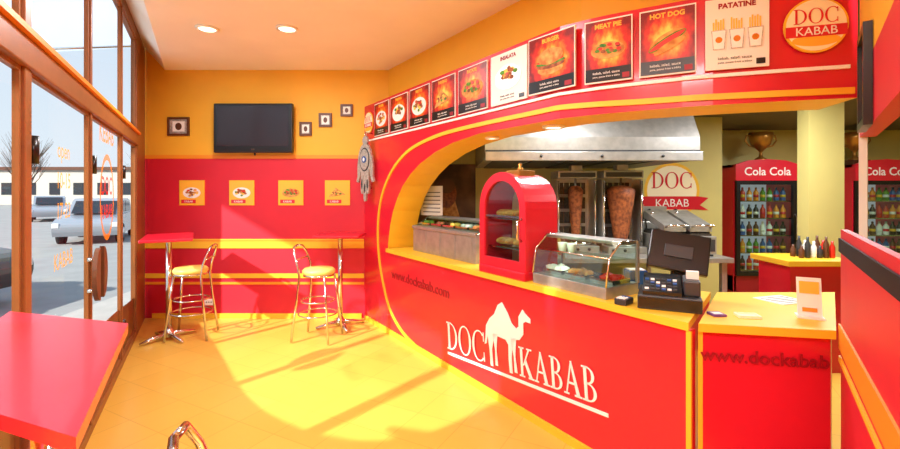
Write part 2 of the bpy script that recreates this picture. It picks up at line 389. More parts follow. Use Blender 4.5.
kinds=[0,0,1,2,7,3,1,4,3,5,6,0]
for i,(a,e) in enumerate(iv):
    s=(a+e)/2;b=B();p=bp(s,0,2.41);p-= Vector((-tan(s).y,tan(s).x,0))*(.004 if s<3.1 else .016)
    b.M=frame(p,tan(s),UP);w=(raw(e)-raw(a)).length
    if i in(0,11):
        if i==11:logo(b,w*.46)
        else:logo(b,.13)
        b.done('round_logo_sign')
    else:
        card(b,w,.375,kinds[i],titles[i],PAP if i in(6,10) else None);b.done('menu_board')
# ---------------- back wall things ----------------
b=B();b.M=BW@Matrix.Translation((-2.40,2.35,.002))
b.box(-.2,.2,-.15,.15,0,.06,DGR);b.box(-.48,.48,-.30,.30,.06,.13,BLK,.012)
b.box(-.435,.435,-.225,.262,.13,.132,SCR);b.text('TV',.03,(0,-.275,.1305),CHR,.0005)
b.cyl((0,-.30,.07),(0,-.33,.07),.012,BLK);b.done('television')
def pic(x0,x1,z0,z1):
    b=B();b.M=BW@Matrix.Translation(((x0+x1)/2,(z0+z1)/2,.0));w=(x1-x0)/2;h=(z1-z0)/2
    for q in[(-w,w,h-.025,h),(-w,w,-h,-h+.025),(-w,-w+.025,-h+.025,h-.025),(w-.025,w,-h+.025,h-.025)]:b.box(*q,0,.025,BRN)
    b.box(-w+.025,w-.025,-h+.025,h-.025,0,.012,SIL);b.box(-w*.55,w*.55,-h*.55,h*.55,.012,.014,PAP);b.disc(0,0,w*.3,h*.4,.014,.016,BRN)
    b.done('framed_picture')
pic(-3.51,-3.24,2.27,2.50);pic(-1.87,-1.72,2.27,2.44);pic(-1.63,-1.47,2.38,2.55);pic(-1.36,-1.21,2.51,2.66)
for i,x in enumerate((-3.21,-2.59,-1.98,-1.40)):
    b=B();b.M=BW@Matrix.Translation((x,1.56,0))
    b.box(-.155,.155,-.155,.155,0,.012,YEL);b.box(-.14,.14,-.14,.14,.012,.013,GLOW3)
    food(b,[0,2,3,7][i],.11,.0138);b.box(-.13,.05,-.13,-.085,.0145,.0155,RED)
    b.text('KABAB',.035,(-.04,-.12,.016),WHT,.0004);b.done('food_poster')
b=B();b.M=BW@Matrix.Translation((-3.0,.2,0));b.box(-.06,.06,-.04,.04,0,.01,WHT,.003)
for k in(-.03,0,.03):b.cyl((k,0,.01),(k,0,.012),.008,DGR)
b.done('wall_outlet')
# hamsa ornament, hung on a bracket at the pillar
b=B();b.M=frame(c(.28,-.09,1.84),(.80,-.60,0),UP)@Matrix.Diagonal((.72,1.12,1,1))
b.disc(0,.1,.15,.17,0,.03,SIL,28);b.disc(0,.1,.115,.125,.03,.034,DGR,24);b.disc(0,.1,.10,.11,.034,.038,SIL,24);b.disc(0,.1,.05,.035,.038,.044,BLUE,16);b.disc(0,.1,.02,.02,.044,.048,WHT,12)
for x,l in((-.065,.26),(0,.34),(.065,.26)):
    b.prism([(x-.03,.0),(x-.03,-l+.03),(x-.015,-l),(x+.015,-l),(x+.03,-l+.03),(x+.03,0)],0,.028,SIL);b.disc(x,-l*.6,.014,.05,.028,.033,DGR,12)
for sg in(-1,1):
    b.prism([(sg*.09,.16),(sg*.16,.14),(sg*.185,.02),(sg*.18,-.08),(sg*.21,-.13),(sg*.16,-.14),(sg*.12,-.07),(sg*.1,.0)],0,.024,SIL)
b.disc(0,.30,.06,.05,0,.025,SIL,16);b.tube([(.0+.022*math.cos(a*.7),.37+.022*math.sin(a*.7),.012) for a in range(9)],.006,CHR,6,closed=True)
b.cyl((0,.385,.01),(0,.385,-.10),.006,CHR,6);b.cyl((0,-.2,.0),(0,-.2,-.09),.006,CHR,6)
b.done('hamsa_wall_ornament')
# ---------------- facade (left) ----------------
FM=frame((-.722,0,0),(-.549,1,0),UP)
K=1.141
def fb(b,y0,y1,z0,z1,d0,d1,m,bev=0):b.box(y0*K,y1*K,z0,z1,d0,d1,m,bev)
b=B();b.M=FM
for y,w in((.80,.08),(1.865,.07),(2.93,.03),(4.05,.025),(4.93,.04)):
    fb(b,y-w/2,y+w/2,0,3.34,-.035,0,BRO,.004)
fb(b,4.95,5.6,0,3.36,-.06,-.0,BRO)
fb(b,.76,4.95,2.08,2.20,-.06,.015,BRO,.006);fb(b,.76,4.95,3.24,3.36,-.06,0,BRO)
fb(b,.76,4.95,0,.06,-.06,0,BRO)
fb(b,.76,4.95,2.20,2.225,-.04,.035,ORA)
b.done('wall_left')
b=B();b.M=FM  # added panel, top edge curved to outline the sun patch on the floor
kp=[(4.91,.42),(4.5,.46),(4.03,.52),(3.6,.56),(3.23,.59),(2.9,.62),(2.6,.66),(2.35,.71),(2.12,.78),(1.92,.85),(1.75,.93),(1.6,1.01),(1.48,1.1),(1.38,1.2),(1.3,1.32),(1.24,1.5),(1.2,1.75),(1.17,2.08),(.84,2.08)]
for i in range(len(kp)-1):
    (a,za),(e,ze)=kp[i],kp[i+1]
    b.geo([(a*K,.06,-.028),(e*K,.06,-.028),(e*K,ze,-.028),(a*K,za,-.028)],[[0,1,2,3]],BRO)
b.done('sun_patch_panel')
def pane(n,y0,y1,z0,z1,kind='window'):
    b=B();b.M=FM;f=.02;q0,q1=-.035,-.012
    fb(b,y0,y1,z0,z0+f,q0,q1,BRO);fb(b,y0,y1,z1-f,z1,q0,q1,BRO)
    b.box(y0*K,y0*K+f,z0+f,z1-f,q0,q1,BRO);b.box(y1*K-f,y1*K,z0+f,z1-f,q0,q1,BRO)
    x0,x1=y0*K+f,y1*K-f
    b.geo([(x0,z0+f,-.024),(x1,z0+f,-.024),(x1,z1-f,-.024),(x0,z1-f,-.024)],[[0,1,2,3]],GLS)
    if kind=='door':
        for hz in(1.75,.35):b.cyl((y0*K+.02,hz-.06,0),(y0*K+.02,hz+.06,0),.018,BLK)
    b.done(kind+'_'+str(n))
ys=[(.84,1.825),(1.905,2.91),(2.95,4.035),(4.065,4.91)]
for i,(a,e) in enumerate(ys):
    pane(i+1,a,e,2.225,3.24)
    pane(5 if i==0 else i,a,e,.06,2.08,'window' if i==0 else 'door')
for y,sg in((2.88,-1),(2.98,1)):
    b=B();b.M=FM@Matrix.Translation((y*K,1.04,0))
    pts=[(0,-.17)]+[(sg*.13*math.cos(a),.17*math.sin(a)) for a in [(-math.pi/2)+k*math.pi/12 for k in range(1,12)]]+[(0,.17)]
    b.prism(pts,.03,.055,BRN);b.cyl((sg*.02,.1,-.01),(sg*.02,.1,.03),.012,CHR);b.cyl((sg*.02,-.1,-.01),(sg*.02,-.1,.03),.012,CHR);b.done('door_handle')
b=B();b.M=FM@Matrix.Translation((3.5*K,1.55,-.02))
def ring(b,cx,cy,r0,r1,q,m,n=32):
    vs=[];
    for i in range(n):
        a=i*2*math.pi/n;vs+=[(cx+r0*math.cos(a),cy+r0*q*math.sin(a),.002),(cx+r1*math.cos(a),cy+r1*q*math.sin(a),.002)]
    b.geo(vs,[[2*i,2*i+1,(2*i+3)%(2*n),(2*i+2)%(2*n)] for i in range(n)],m)
ring(b,0,-.02,.25,.29,1.15,VOR);b.text('DOC',.2,(0,.0,.0),VRD,0,bold=.003);b.text('KABAB',.15,(0,-.18,.0),VRD,0,bold=.003)
b.text('KEBAB',.2,(0,.40,0),VOR,0,bold=.004)
b.done('window_logo_decal')
b=B();b.M=FM@Matrix.Translation((2.42*K,1.5,-.02))
for i,t in enumerate(['open','10-15','17-23','KABAB']):b.text(t,.12,(.0,.25-.16*i-(.1 if i==3 else 0),0),VYL,0,bold=.001)
b.done('opening_hours_decal')
b=B();b.M=FM  # added awning, put there to keep sun off the upper back wall
b.geo([(.90,3.42,-.1),(6.6,3.42,-.1),(6.6,3.10,-1.5),(.27,3.10,-1.5)],[[0,1,2,3]],AWN)
b.geo([(6.6,3.10,-1.5),(.27,3.10,-1.5),(.27,2.98,-1.5),(6.6,2.98,-1.5)],[[0,1,2,3]],AWN)
b.cyl((.3,3.09,-1.5),(6.6,3.09,-1.5),.02,CHR)
for x in(2,4.2,6.4):b.cyl((x,3.38,-.09),(x,3.1,-1.48),.015,CHR)
b.done('sun_block_awning')
def wallseg(a,e,z0,z1,m,th=.1,side=1):
    d=Vector((e[0]-a[0],e[1]-a[1],0)).normalized();n=Vector((-d.y,d.x,0))*th*side
    b=B();b.prism([(a[0],a[1]),(e[0],e[1]),(e[0]+n.x,e[1]+n.y),(a[0]+n.x,a[1]+n.y)],z0,z1,m);return b
wallseg((-1.134,.75),(-2.2,-.5),0,3.36,YWALL,.1,-1).done('wall_front_left')
wallseg((-2.2,-.5),(-2.2,-2),0,3.2,YWALL,.1,-1).done('wall_side_left')
wallseg((-2.2,-2),(1.6,-2),0,3.2,YWALL,.1,-1).done('wall_front')
wallseg((1.6,-2),(1.6,-.4),0,3.2,REDW,.1,-1).done('wall_side_right')
wallseg((1.6,-.4),(1.04,1.0),0,3.2,REDW,.1,-1).done('wall_front_right')
b=wallseg((1.78,2.05),(1.04,1.0),0,1.40,REDW,.025,1)  # half wall; the open gap above stands in for a mirror
RW=frame((1.78,2.05,0),(-.74,-1.05,0),UP);LR=math.hypot(.74,1.05)
b.M=RW
b.box(0,LR,.86,.97,0,.008,ORA);b.box(0,LR,.80,.825,0,.008,YEL)
b.box(0,LR,1.30,1.36,0,.008,TRIMB)
b.done('wall_right_lower')
d=(1.04-2.03,1.0-2.23)
b=wallseg((2.03,2.23),(1.04,1.0),1.84,2.12,REDW,.06,1)
b.prism([(2.03,2.23),(1.04,1.0),(1.08,.96),(2.07,2.19)],2.12,3.12,YWALL)
b.done('wall_right_upper')
b=B();b.prism([(2.03,2.235),(2.05,2.21),(2.09,2.25),(2.07,2.275)],.0,2.04,PAP);b.done('trim_4')
UR=frame((2.03,2.23,0),(d[0],d[1],0),UP)
b=B();b.M=UR@Matrix.Translation((.50,2.03,0))
for q in[(-.15,.15,.17,.2),(-.15,.15,-.2,-.17),(-.15,-.12,-.17,.17),(.12,.15,-.17,.17)]:b.box(*q,0.002,.03,BLK)
b.box(-.12,.12,-.17,.17,.002,.01,CREAM);b.box(-.08,.08,-.1,.12,.01,.012,GLOW2);b.done('framed_certificate')
# ---------------- kitchen shell ----------------
KH=2.60
b=B();b.box(-1.2,3.75,6.2,6.3,0,KH+.1,OLI);b.box(3.65,3.75,6.3,7.5,0,KH+.1,OLI);b.box(3.65,8,7.5,7.6,0,KH+.1,OLI);b.done('wall_kitchen_back')
b=B();b.box(-1.2,-1.1,YB+.15,6.2,0,KH+.1,OLI);b.done('wall_kitchen_left')
b=B();b.box(8,8.1,.9,7.6,0,KH+.1,OLI);b.box(1.15,8,.8,.9,0,KH+.1,OLI);b.done('wall_kitchen_right')
b=B();kc=[(-1.1,YB+.15)]+[(bp(s,.345).x,bp(s,.345).y) for s in [.35,1,2,3,3.25,3.5,3.75,4,4.3,4.6,SEND]]+[(2.2,2.2),(1.18,.9),(8,.9),(8,7.5),(3.75,7.5),(3.75,6.2),(-1.1,6.2)]
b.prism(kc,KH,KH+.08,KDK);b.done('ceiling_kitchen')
b=B();b.box(3.55,3.90,4.45,4.6,0,KH,OLI);b.done('wall_pillar')
# hood
b=B()
b.prism([(4.5,1.90),(4.5,2.12),(4.75,KH),(6.19,KH),(6.19,1.90)],.35,2.5,STL,L=YZ)
b.box(.35,2.5,4.44,4.5,1.88,1.97,STL,.005)
for i in range(5):b.box(.45+i*.41,.80+i*.41,4.6,6.0,1.885,1.9,DGR)
b.box(.352,2.498,4.487,4.499,1.975,1.99,DGR)
for i in range(3):b.cyl((.9+i*.6,4.43,1.925),(.9+i*.6,4.445,1.925),.014,BLK)
b.done('range_hood')
b=B();b.box(.6,2.75,4.35,6.15,.88,.93,STL,.006)
for x in(.65,2.66):
    for y in(4.4,6.06):b.box(x,x+.05,y,y+.05,0,.88,STL)
b.box(.65,2.7,4.4,6.1,.2,.23,STL);b.done('steel_worktop')
def gyros(x,y,fat):
    b=B();b.M=Matrix.Translation((x,y,.93))
    b.box(-.2,.2,-.25,.25,0,.07,STL,.005);b.lathe([(.17,0),(.19,.03)],(0,-.05,.07),CHR)
    b.box(-.2,.2,.14,.24,.07,.80,STL)
    for j in range(4):
        b.box(-.16,.16,.125,.14,.12+j*.165,.25+j*.165,BURN)
        for q in range(5):b.box(-.155+q*.065,-.15+q*.065,.118,.125,.12+j*.165,.25+j*.165,CHR)
    for sx in(-1,1):
        b.prism([(.2,.07),(-.1,.07),(-.1,.78),(.2,.78)],sx*.205-.01,sx*.205+.01,STL,L=YZ)
        b.tube([(sx*.2,-.11,.1),(sx*.2,-.11,.76)],.012,CHR,6)
    b.box(-.21,.21,-.14,.24,.79,.87,STL,.005);b.box(-.19,.19,-.143,-.139,.80,.85,DGR);b.cyl((0,-.05,.07),(0,-.05,.82),.012,CHR)
    b.box(-.06,.06,-.11,.01,.87,.93,STL,.004)
    prof=[(.03,.12),(.07,.14),(.085,.2),(.095,.3),(.115,.4),(.125,.5),(.145,.58),(.14,.66),(.1,.70),(.03,.71)]
    b.lathe([(r*fat*(1+.06*math.sin(i*3)),z) for i,(r,z) in enumerate(prof)],(0,-.05,0),MEAT,20)
    for k in range(3):b.cyl((-.15+.12*k,-.26,.035),(-.15+.12*k,-.24,.035),.015,BLK)
    b.done('gyros_grill')
gyros(1.38,5.0,.55);gyros(1.84,4.9,1)
b=B();b.M=Matrix.Translation((2.32,4.75,.93))
b.box(-.22,.32,-.3,.25,0.02,.2,STL,.008)
for x0 in(-.19,.07):
    b.box(x0,x0+.22,-.26,.2,.2,.225,BURN)
    for k in range(7):b.box(x0+.01+k*.03,x0+.022+k*.03,-.26,.2,.225,.24,DGR)
    b.prism([(-.27,.245),(-.27,.31),(.2,.44),(.2,.36)],x0,x0+.22,STL,L=YZ)
    b.tube([(x0+.02,-.27,.29),(x0+.02,-.34,.31),(x0+.2,-.34,.31),(x0+.2,-.27,.29)],.01,CHR)
    b.tube([(x0+.03,.2,.22),(x0+.03,.23,.35),(x0+.03,.05,.42)],.012,CHR,6)
b.box(-.2,.3,-.305,-.298,.05,.17,DGR)
for k in range(4):b.cyl((-.14+k*.12,-.335,.11),(-.14+k*.12,-.3,.11),.022,BLK)
for x in(-.2,.28):
    for y in(-.27,.2):b.cyl((x,y,0),(x,y,.03),.02,BLK)
b.done('contact_grill')
b=B();b.M=Matrix.Translation((2.42,5.45,.93));b.box(-.3,.3,-.25,.25,0,.30,STL,.008)
for sx in(-.15,.15):
    b.box(sx-.11,sx+.11,-.18,.18,.30,.31,DGR)
    for k in range(5):b.box(sx-.1+k*.05,sx-.096+k*.05,-.16,.1,.31,.40,CHR)
    b.tube([(sx,-.16,.39),(sx,-.34,.44)],.012,BLK,6)
b.box(-.3,.3,.2,.25,.3,.46,STL);b.done('deep_fryer')
b=B();b.lathe([(.03,0),(.04,.12),(.042,.30),(.03,.30)],(1.03,4.7,.93),PAP,14);b.lathe([(.03,0),(.04,.12),(.042,.22),(.03,.22)],(1.13,4.62,.93),BRD,14);b.done('paper_cup_stack')
b=B();b.M=frame((3.04,6.19,1.57),(1,0,0),UP)
b.box(-.5,.5,-.5,.5,0,.02,OLI);b.disc(0,.02,.38,.38,.02,.024,YEL,32);b.disc(0,.02,.34,.34,.024,.026,CREAM,32);serif(b,'DOC',.22,-.28,.05,RED,sx=.92,z0=.026,z1=.029)
b.prism([(-.5,-.25),(-.38,-.18),(-.5,-.08),(-.36,-.06),(.36,-.06),(.5,-.08),(.38,-.18),(.5,-.25),(.34,-.24),(-.34,-.24)],.027,.03,RED);b.text('KABAB',.15,(0,-.2,.031),WHT,.001)
b.done('logo_poster')
b=B();b.M=frame((-.15,6.19,1.55),(1,0,0),UP);b.box(-.4,.5,-.4,.4,0,.02,SKIN);b.disc(.1,0,.14,.2,.02,.024,MEAT);b.prism([(-.1,-.38),(.3,-.38),(.22,-.1),(-.02,-.1)],.02,.023,BRD);b.disc(.1,.1,.12,.1,.024,.027,BRN);b.done('mural_picture')
b=B();b.M=frame(c(.80,.50,.94),(.85,-.53,0),UP);b.box(-.15,.15,.36,.70,0,.006,PAP)
for k in range(6):b.box(-.12,.12,.62-.045*k,.63-.045*k,.006,.007,DGR)
b.cyl((0,0,-.01),(0,.40,-.01),.006,CHR);b.box(-.06,.06,0,.01,-.05,.04,CHR);b.done('notice_sign')
def fridge(x,y):
    b=B();b.M=Matrix.Translation((x,y,0));w=.47
    b.box(-w,w,.62,.66,.08,1.98,RED);b.box(-w,-w+.04,0,.62,.08,1.98,RED);b.box(w-.04,w,0,.62,.08,1.98,RED);b.box(-w,w,0,.66,1.94,1.98,RED)
    b.box(-w,w,0,.66,.0,.32,DRED,.01)
    b.box(-w+.04,w-.04,.58,.62,.32,1.75,COOL)
    b.prism([(-w,1.74),(w,1.74),(w,1.98),(w*.6,2.04),(0,2.06),(-w*.6,2.04),(-w,1.98)],0,.06,RED,L=XZo(-.06))
    b.text('Cola Cola',.17,(0,1.82,0),WHT,.002,L=frame((0,-.063,0),(1,0,0),UP),bold=.002)
    for q in[(-w+.02,-w+.075,.32,1.74),(w-.075,w-.02,.32,1.74),(-w+.075,w-.075,.32,.38),(-w+.075,w-.075,1.68,1.74)]:b.box(q[0],q[1],-.05,-.0,q[2],q[3],BLK)
    b.geo([(-w+.07,-.02,.38),(w-.07,-.02,.38),(w-.07,-.02,1.68),(-w+.07,-.02,1.68)],[[0,1,2,3]],GLG)
    b.tube([(w-.05,-.05,.85),(w-.05,-.09,.88),(w-.05,-.09,1.2),(w-.05,-.05,1.23)],.012,CHR,6)
    cols=[BLK,TOM,ORA,LET,BLUE,BRN,PAP]
    for r in range(5):
        z=.40+r*.26;b.box(-w+.05,w-.05,.02,.56,z-.015,z,CHR)
        for k in range(8):
            m=cols[(k//2+r*2)%7];xx=-w+.11+k*.103
            b.lathe([(.035,0),(.037,.02),(.037,.12),(.014,.165),(.014,.2),(.0,.2)],(xx,.12,z),m,8);b.lathe([(.038,.05),(.038,.09)],(xx,.12,z),[WHT,RED,YEL][(k+r)%3],8)
    b.done('drinks_fridge')
fridge(4.72,6.75);fridge(6.5,6.75)  # second one stands in for the fridge's mirror reflection
def trophy(x,y,z):
    b=B();b.M=Matrix.Translation((x,y,z))
    b.box(-.13,.13,-.13,.13,0,.08,BRN,.005)
    b.lathe([(.09,.08),(.08,.1),(.03,.13),(.02,.2),(.05,.24),(.13,.32),(.16,.42),(.165,.50),(.15,.50),(.02,.34)],(0,0,0),GOLD)
    for sg in(-1,1):b.tube([(sg*.15,0,.46),(sg*.22,0,.46),(sg*.24,0,.38),(sg*.18,0,.3),(sg*.1,0,.28)],.012,GOLD,6)
    b.done('trophy_cup')
trophy(4.80,6.95,1.982);trophy(6.25,6.95,1.982)  # second one stands in for the trophy's mirror reflection
b=B();b.box(2.95,3.45,3.9,4.3,.0,.93,RED);b.box(2.9,3.5,3.85,4.35,.93,.98,YEL,.005);b.done('side_cabinet')
b=B()
for k in range(12):
    x=3.14+(k%6)*.055;y=4.02+(k//6)*.1;m=[BRN,DGR,PAP,DGR,BRN,TOM][k%6]
    h=.11+.04*((k*5)%3)
    b.lathe([(.02,0),(.022,.015),(.022,h*.65),(.01,h*.82),(.01,h),(0,h)],(x,y,.98),m,10)
b.done('bottle_group')
# ---------------- red bread oven ----------------
def cm(s,off,z=.94):return frame(c(s,off,z),T,IN)
b=B();b.M=cm(2.66,.03);w=.255;hs=.51;DD=.30
def archp(w,h0,h1,n=14):return [(-w,h0),(w,h0)]+[(w*math.cos(a*math.pi/n),h1+w*math.sin(a*math.pi/n)) for a in range(n+1)]
out=[(w,.03)]+[(w*math.cos(a*math.pi/16),hs+w*math.sin(a*math.pi/16)) for a in range(17)]+[(-w,.03)]
inn=[(x*.9,(z-.03)*.97+.045 if z<hs else hs+(z-hs)*.9) for x,z in out]
def band(y0,y1,o,i_,m):
    vs=[(x,y0,z) for x,z in o]+[(x,y1,z) for x,z in o]+[(x,y0,z) for x,z in i_]+[(x,y1,z) for x,z in i_]
    fs=[];n=len(o)
    for q in range(n-1):fs+=[[q,q+1,n+q+1,n+q],[2*n+q,3*n+q,3*n+q+1,2*n+q+1],[q,2*n+q,2*n+q+1,q+1],[n+q,n+q+1,3*n+q+1,3*n+q]]
    b.geo(vs,fs,m)
band(.0,DD,out,inn,RED)
out2=[(x*1.05,z if z<.1 else hs+(z-hs)*1.06 if z>hs else z) for x,z in out];inn2=[(x*.80,z*1 if z<hs else hs+(z-hs)*.80) for x,z in out]
band(-.03,.0,out2,inn2,RED)
b.prism(archp(w*.95,.04,hs),0,.02,CREAM,L=XZo(DD-.02))
b.box(-w*1.04,w*1.04,-.04,DD+.01,.0,.06,RED,.008)
b.box(-w*.8,w*.8,-.03,0,.05,.13,RED)
ap=archp(w*.8,.12,hs);n=len(ap);b.geo([(x,-.012,z) for x,z in ap],[list(range(n))],GLG)
b.box(-w*.8,w*.8,-.02,-.008,.44,.455,CHR)
for z in(.2,.42):b.box(-w*.88,w*.88,.03,DD-.03,z,z+.01,CHR)
for z in(.21,.43):
    for q in range(4):b.sph((-.15+q*.1,.13,z+.035),(.045,.08,.03),BRD)
b.tube([(w*.9,-.03,.28),(w*.9,-.07,.3),(w*.9,-.07,.42),(w*.9,-.03,.44)],.01,CHR,6)
b.box(-.08,.08,.08,.24,hs+w-.015,hs+w+.03,GOLD,.005);b.lathe([(.02,0),(.03,.015),(.01,.03),(.018,.05),(0,.06)],(0,.16,hs+w+.03),GOLD,10)
b.done('red_bread_oven')
# ---------------- glass displays ----------------
def display(s0,s1,off,d,h,name,base,steel=False):
    b=B();b.M=cm((s0+s1)/2,off);w=(s1-s0)/2
    b.box(-w,w,0,d,0,base,STL,.004)
    b.box(-w,w,d*.45,d,h-.02,h,STL,.003)
    if steel:
        b.box(-w,w,d-.03,d,base,h-.02,STL);b.box(-w,w,-.015,.02,base-.03,base,STL,.004)
        for q in range(4):b.box(-w+.05+q*.27,-w+.28+q*.27,-.006,0,.02,base-.04,STL,.002)
    for vs in([(-w,0,base),(w,0,base),(w,.03,h*.72),(-w,.03,h*.72)],[(-w,.03,h*.72),(w,.03,h*.72),(w,d*.45,h),(-w,d*.45,h)]):b.geo(vs,[[0,1,2,3]],GLG)
    for x in(-w,w):b.geo([(x,0,base),(x,d,base),(x,d,h),(x,d*.45,h),(x,.03,h*.72)],[[0,1,2,3,4]],GLG)
    for x in(-w,w):
        b.tube([(x,0,base),(x,.03,h*.72),(x,d*.45,h),(x,d,h)],.006,CHR,6);b.box(x-.008,x+.008,d-.02,d,base,h,STL)
    b.tube([(-w,.03,h*.72),(w,.03,h*.72)],.005,CHR,6)
    if not steel:b.geo([(-w,d*.2,base+.15),(w,d*.2,base+.15),(w,d*.85,base+.15),(-w,d*.85,base+.15)],[[0,1,2,3]],GLG)
    n=max(2,int((s1-s0)/.2))
    for i in range(n):
        x=-w+(i+.5)*2*w/n;q=w/n*.85;m=[LET,MEAT,FRI,PAP,BRD,TOM][(i+(0 if steel else 3))%6]
        b.box(x-q,x+q,.08,d-.06,base,base+.03,CHR)
        for j in range(10):b.sph((x+(random.random()-.5)*q*1.5,.1+random.random()*(d-.2),base+.035),(.03,.03,.02),m,1)
    if not steel:
        for x in(-.16,-.08):b.lathe([(.022,.152),(.032,.21),(.034,.215),(.030,.215),(.02,.158)],(x,.14,base),PAP,16)
    b.done(name)
display(.98,2.12,.16,.42,.36,'glass_food_display',.27,True)
display(2.97,3.58,.03,.31,.33,'glass_food_display',.07)
b=B();b.M=Matrix.Translation((1.22,2.96,.94))
b.box(-.06,.06,-.05,.05,0,.12,BLUE,.006);b.box(-.05,.05,-.04,.04,.12,.125,WHT);b.done('blue_napkin_box')
# ---------------- register & monitor ----------------
RM=Matrix.Translation((1.22,2.51,.94))@Matrix.Rotation(math.radians(-25),4,'Z')
b=B();b.M=RM
b.box(-.155,.155,-.15,.15,0,.075,DGR,.006);b.box(-.15,.15,-.155,-.148,.012,.065,BLK)
b.prism([(-.13,.075),(.14,.075),(.14,.15),(.05,.15),(-.13,.095)],-.13,.06,BLK,L=YZ)
for i in range(6):
    for j in range(4):b.box(-.12+i*.028,-.1+i*.028,-.11+j*.035,-.088+j*.035,.095+j*.011,.108+j*.011,[WHT,DGR,DGR,BLUE][(i+j)%4])
b.box(.07,.15,-.1,.1,.075,.16,DGR,.01);b.box(.085,.145,-.04,.0,.16,.2,PAP);b.done('cash_register')
b=B();b.M=Matrix.Translation((1.42,2.80,.94))@Matrix.Rotation(math.radians(-20),4,'Z')
b.box(-.1,.1,-.06,.09,0,.025,BLK,.005);b.prism([(-.02,0.02),(.05,0.02),(.03,.2),(-.0,.2)],-.04,.04,BLK,L=YZ)
Lm=Matrix.Translation((0,0,.25))@Matrix.Rotation(math.radians(-25),4,'X')@Matrix.Rotation(math.radians(9),4,'Y')
b.box(-.17,.17,-.02,.02,-.12,.13,BLK,.008,L=Lm);b.box(-.15,.15,-.023,-.02,-.10,.11,BLK,L=Lm)
b.box(-.08,.08,-.035,-.02,-.04,.04,DGR,.004,L=Lm);b.done('pos_monitor')
b=B();b.M=cm(3.69,.045)@Matrix.Rotation(.2,4,'Z');b.box(-.035,.035,-.05,.05,0,.035,DGR,.006);b.box(-.025,.025,.015,.04,.035,.037,BLUE)
for i in range(3):
    for j in range(3):b.box(-.024+i*.018,-.012+i*.018,-.045+j*.018,-.032+j*.018,.035,.04,WHT)
b.done('card_terminal')
b=B();b.M=Matrix.Translation((1.36,2.30,.94));b.box(-.03,.035,-.035,.035,0,.012,PURP,.002);b.box(-.02,.025,-.02,.02,.012,.013,WHT);b.done('business_card_box')
b=B();b.M=Matrix.Translation((1.50,2.27,.94))@Matrix.Rotation(-.2,4,'Z');b.box(-.05,.05,-.035,.035,0,.006,CREAM);b.box(-.05,.05,-.035,-.03,.006,.014,CREAM);b.box(-.05,.05,.03,.035,.006,.014,CREAM);b.box(-.05,-.045,-.03,.03,.006,.014,CREAM);b.box(.045,.05,-.03,.03,.006,.014,CREAM);b.done('coin_tray')
b=B();b.M=Matrix.Translation((1.93,2.62,.94))@Matrix.Rotation(.3,4,'Z');b.box(-.11,.11,-.09,.09,0,.004,PAP)
for k in range(5):b.box(-.09,.09,-.07+.03*k,-.062+.03*k,.004,.005,DGR)
b.done('paper_menu')
b=B();b.M=Matrix.Translation((1.80,2.25,.94))@Matrix.Rotation(-.5,4,'Z')
b.box(-.055,.055,-.03,.05,0,.01,PAP);Lq=Matrix.Rotation(math.radians(-10),4,'X')
b.box(-.05,.05,0,.006,.01,.20,PAP,L=Lq);b.box(-.04,.04,-.003,0,.12,.18,GLOW3,L=Lq);b.box(-.03,.03,-.003,0,.03,.05,ORA,L=Lq)
b.done('menu_holder')
# ---------------- tables & stools ----------------
def bartable(x,y,w,d,z,rot=0):
    b=B();b.M=Matrix.Translation((x,y,0))@Matrix.Rotation(rot,4,'Z')
    b.box(-w/2,w/2,-d/2,d/2,z-.03,z,RED,.008);b.cyl((0,0,.04),(0,0,z-.03),.028,CHR)
    b.box(-.1,.1,-.1,.1,z-.04,z-.03,CHR)
    for a in range(4):
        an=a*math.pi/2+.5;b.tube([(0,0,.06),(.15*math.cos(an),.15*math.sin(an),.045),(.28*math.cos(an),.28*math.sin(an),.018)],[.03,.024,.014],CHR,8)
    b.lathe([(.05,.03),(.05,.08),(.028,.12)],(0,0,0),CHR);b.done('bar_table')
bartable(-3.0,4.80,.46,.80,1.10,.503)
bartable(-1.28,5.25,.52,.46,1.08)
b=B()
b.prism([(-1.03,1.44),(-1.55,1.585),(-1.19,.98),(-.64,.77)],1.12,1.15,RED)
b.cyl((-1.1,1.2,.04),(-1.1,1.2,1.12),.035,CHR);b.lathe([(.28,0),(.28,.015),(.05,.05),(.04,.08)],(-1.1,1.2,0),CHR)
b.done('bar_table')
def stool(x,y,rot):
    b=B();b.M=Matrix.Translation((x,y,0))@Matrix.Rotation(rot,4,'Z')
    b.lathe([(.0,.70),(.155,.70),(.17,.715),(.17,.74),(.15,.76),(.0,.765)],(0,0,0),SEAT,28);b.lathe([(.16,.68),(.16,.70)],(0,0,0),CHR,24)
    for sx in(-1,1):
        b.tube([(sx*.12,-.12,.69),(sx*.14,-.15,.45),(sx*.18,-.19,.012)],.012,CHR,8)
        b.tube([(sx*.18,.22,.012),(sx*.15,.17,.45),(sx*.135,.15,.68),(sx*.14,.17,.80),(sx*.13,.21,.92),(sx*.09,.235,.985),(0,.245,1.0)],.012,CHR,8)
    b.tube([(.137*math.cos(a),.20,.86) for a in (0,math.pi)],.007,CHR,6)
    for z,q in((.28,.185),(.42,.16)):
        pts=[(q*1.08*math.cos(a*math.pi/10),q*1.08*math.sin(a*math.pi/10)+.01,z) for a in range(20)]
        b.tube(pts,.008,CHR,6,closed=True)
    b.done('bar_stool')
stool(-2.80,4.86,math.radians(-80));stool(-1.40,4.80,math.radians(80));stool(-.41,1.13,math.radians(112))
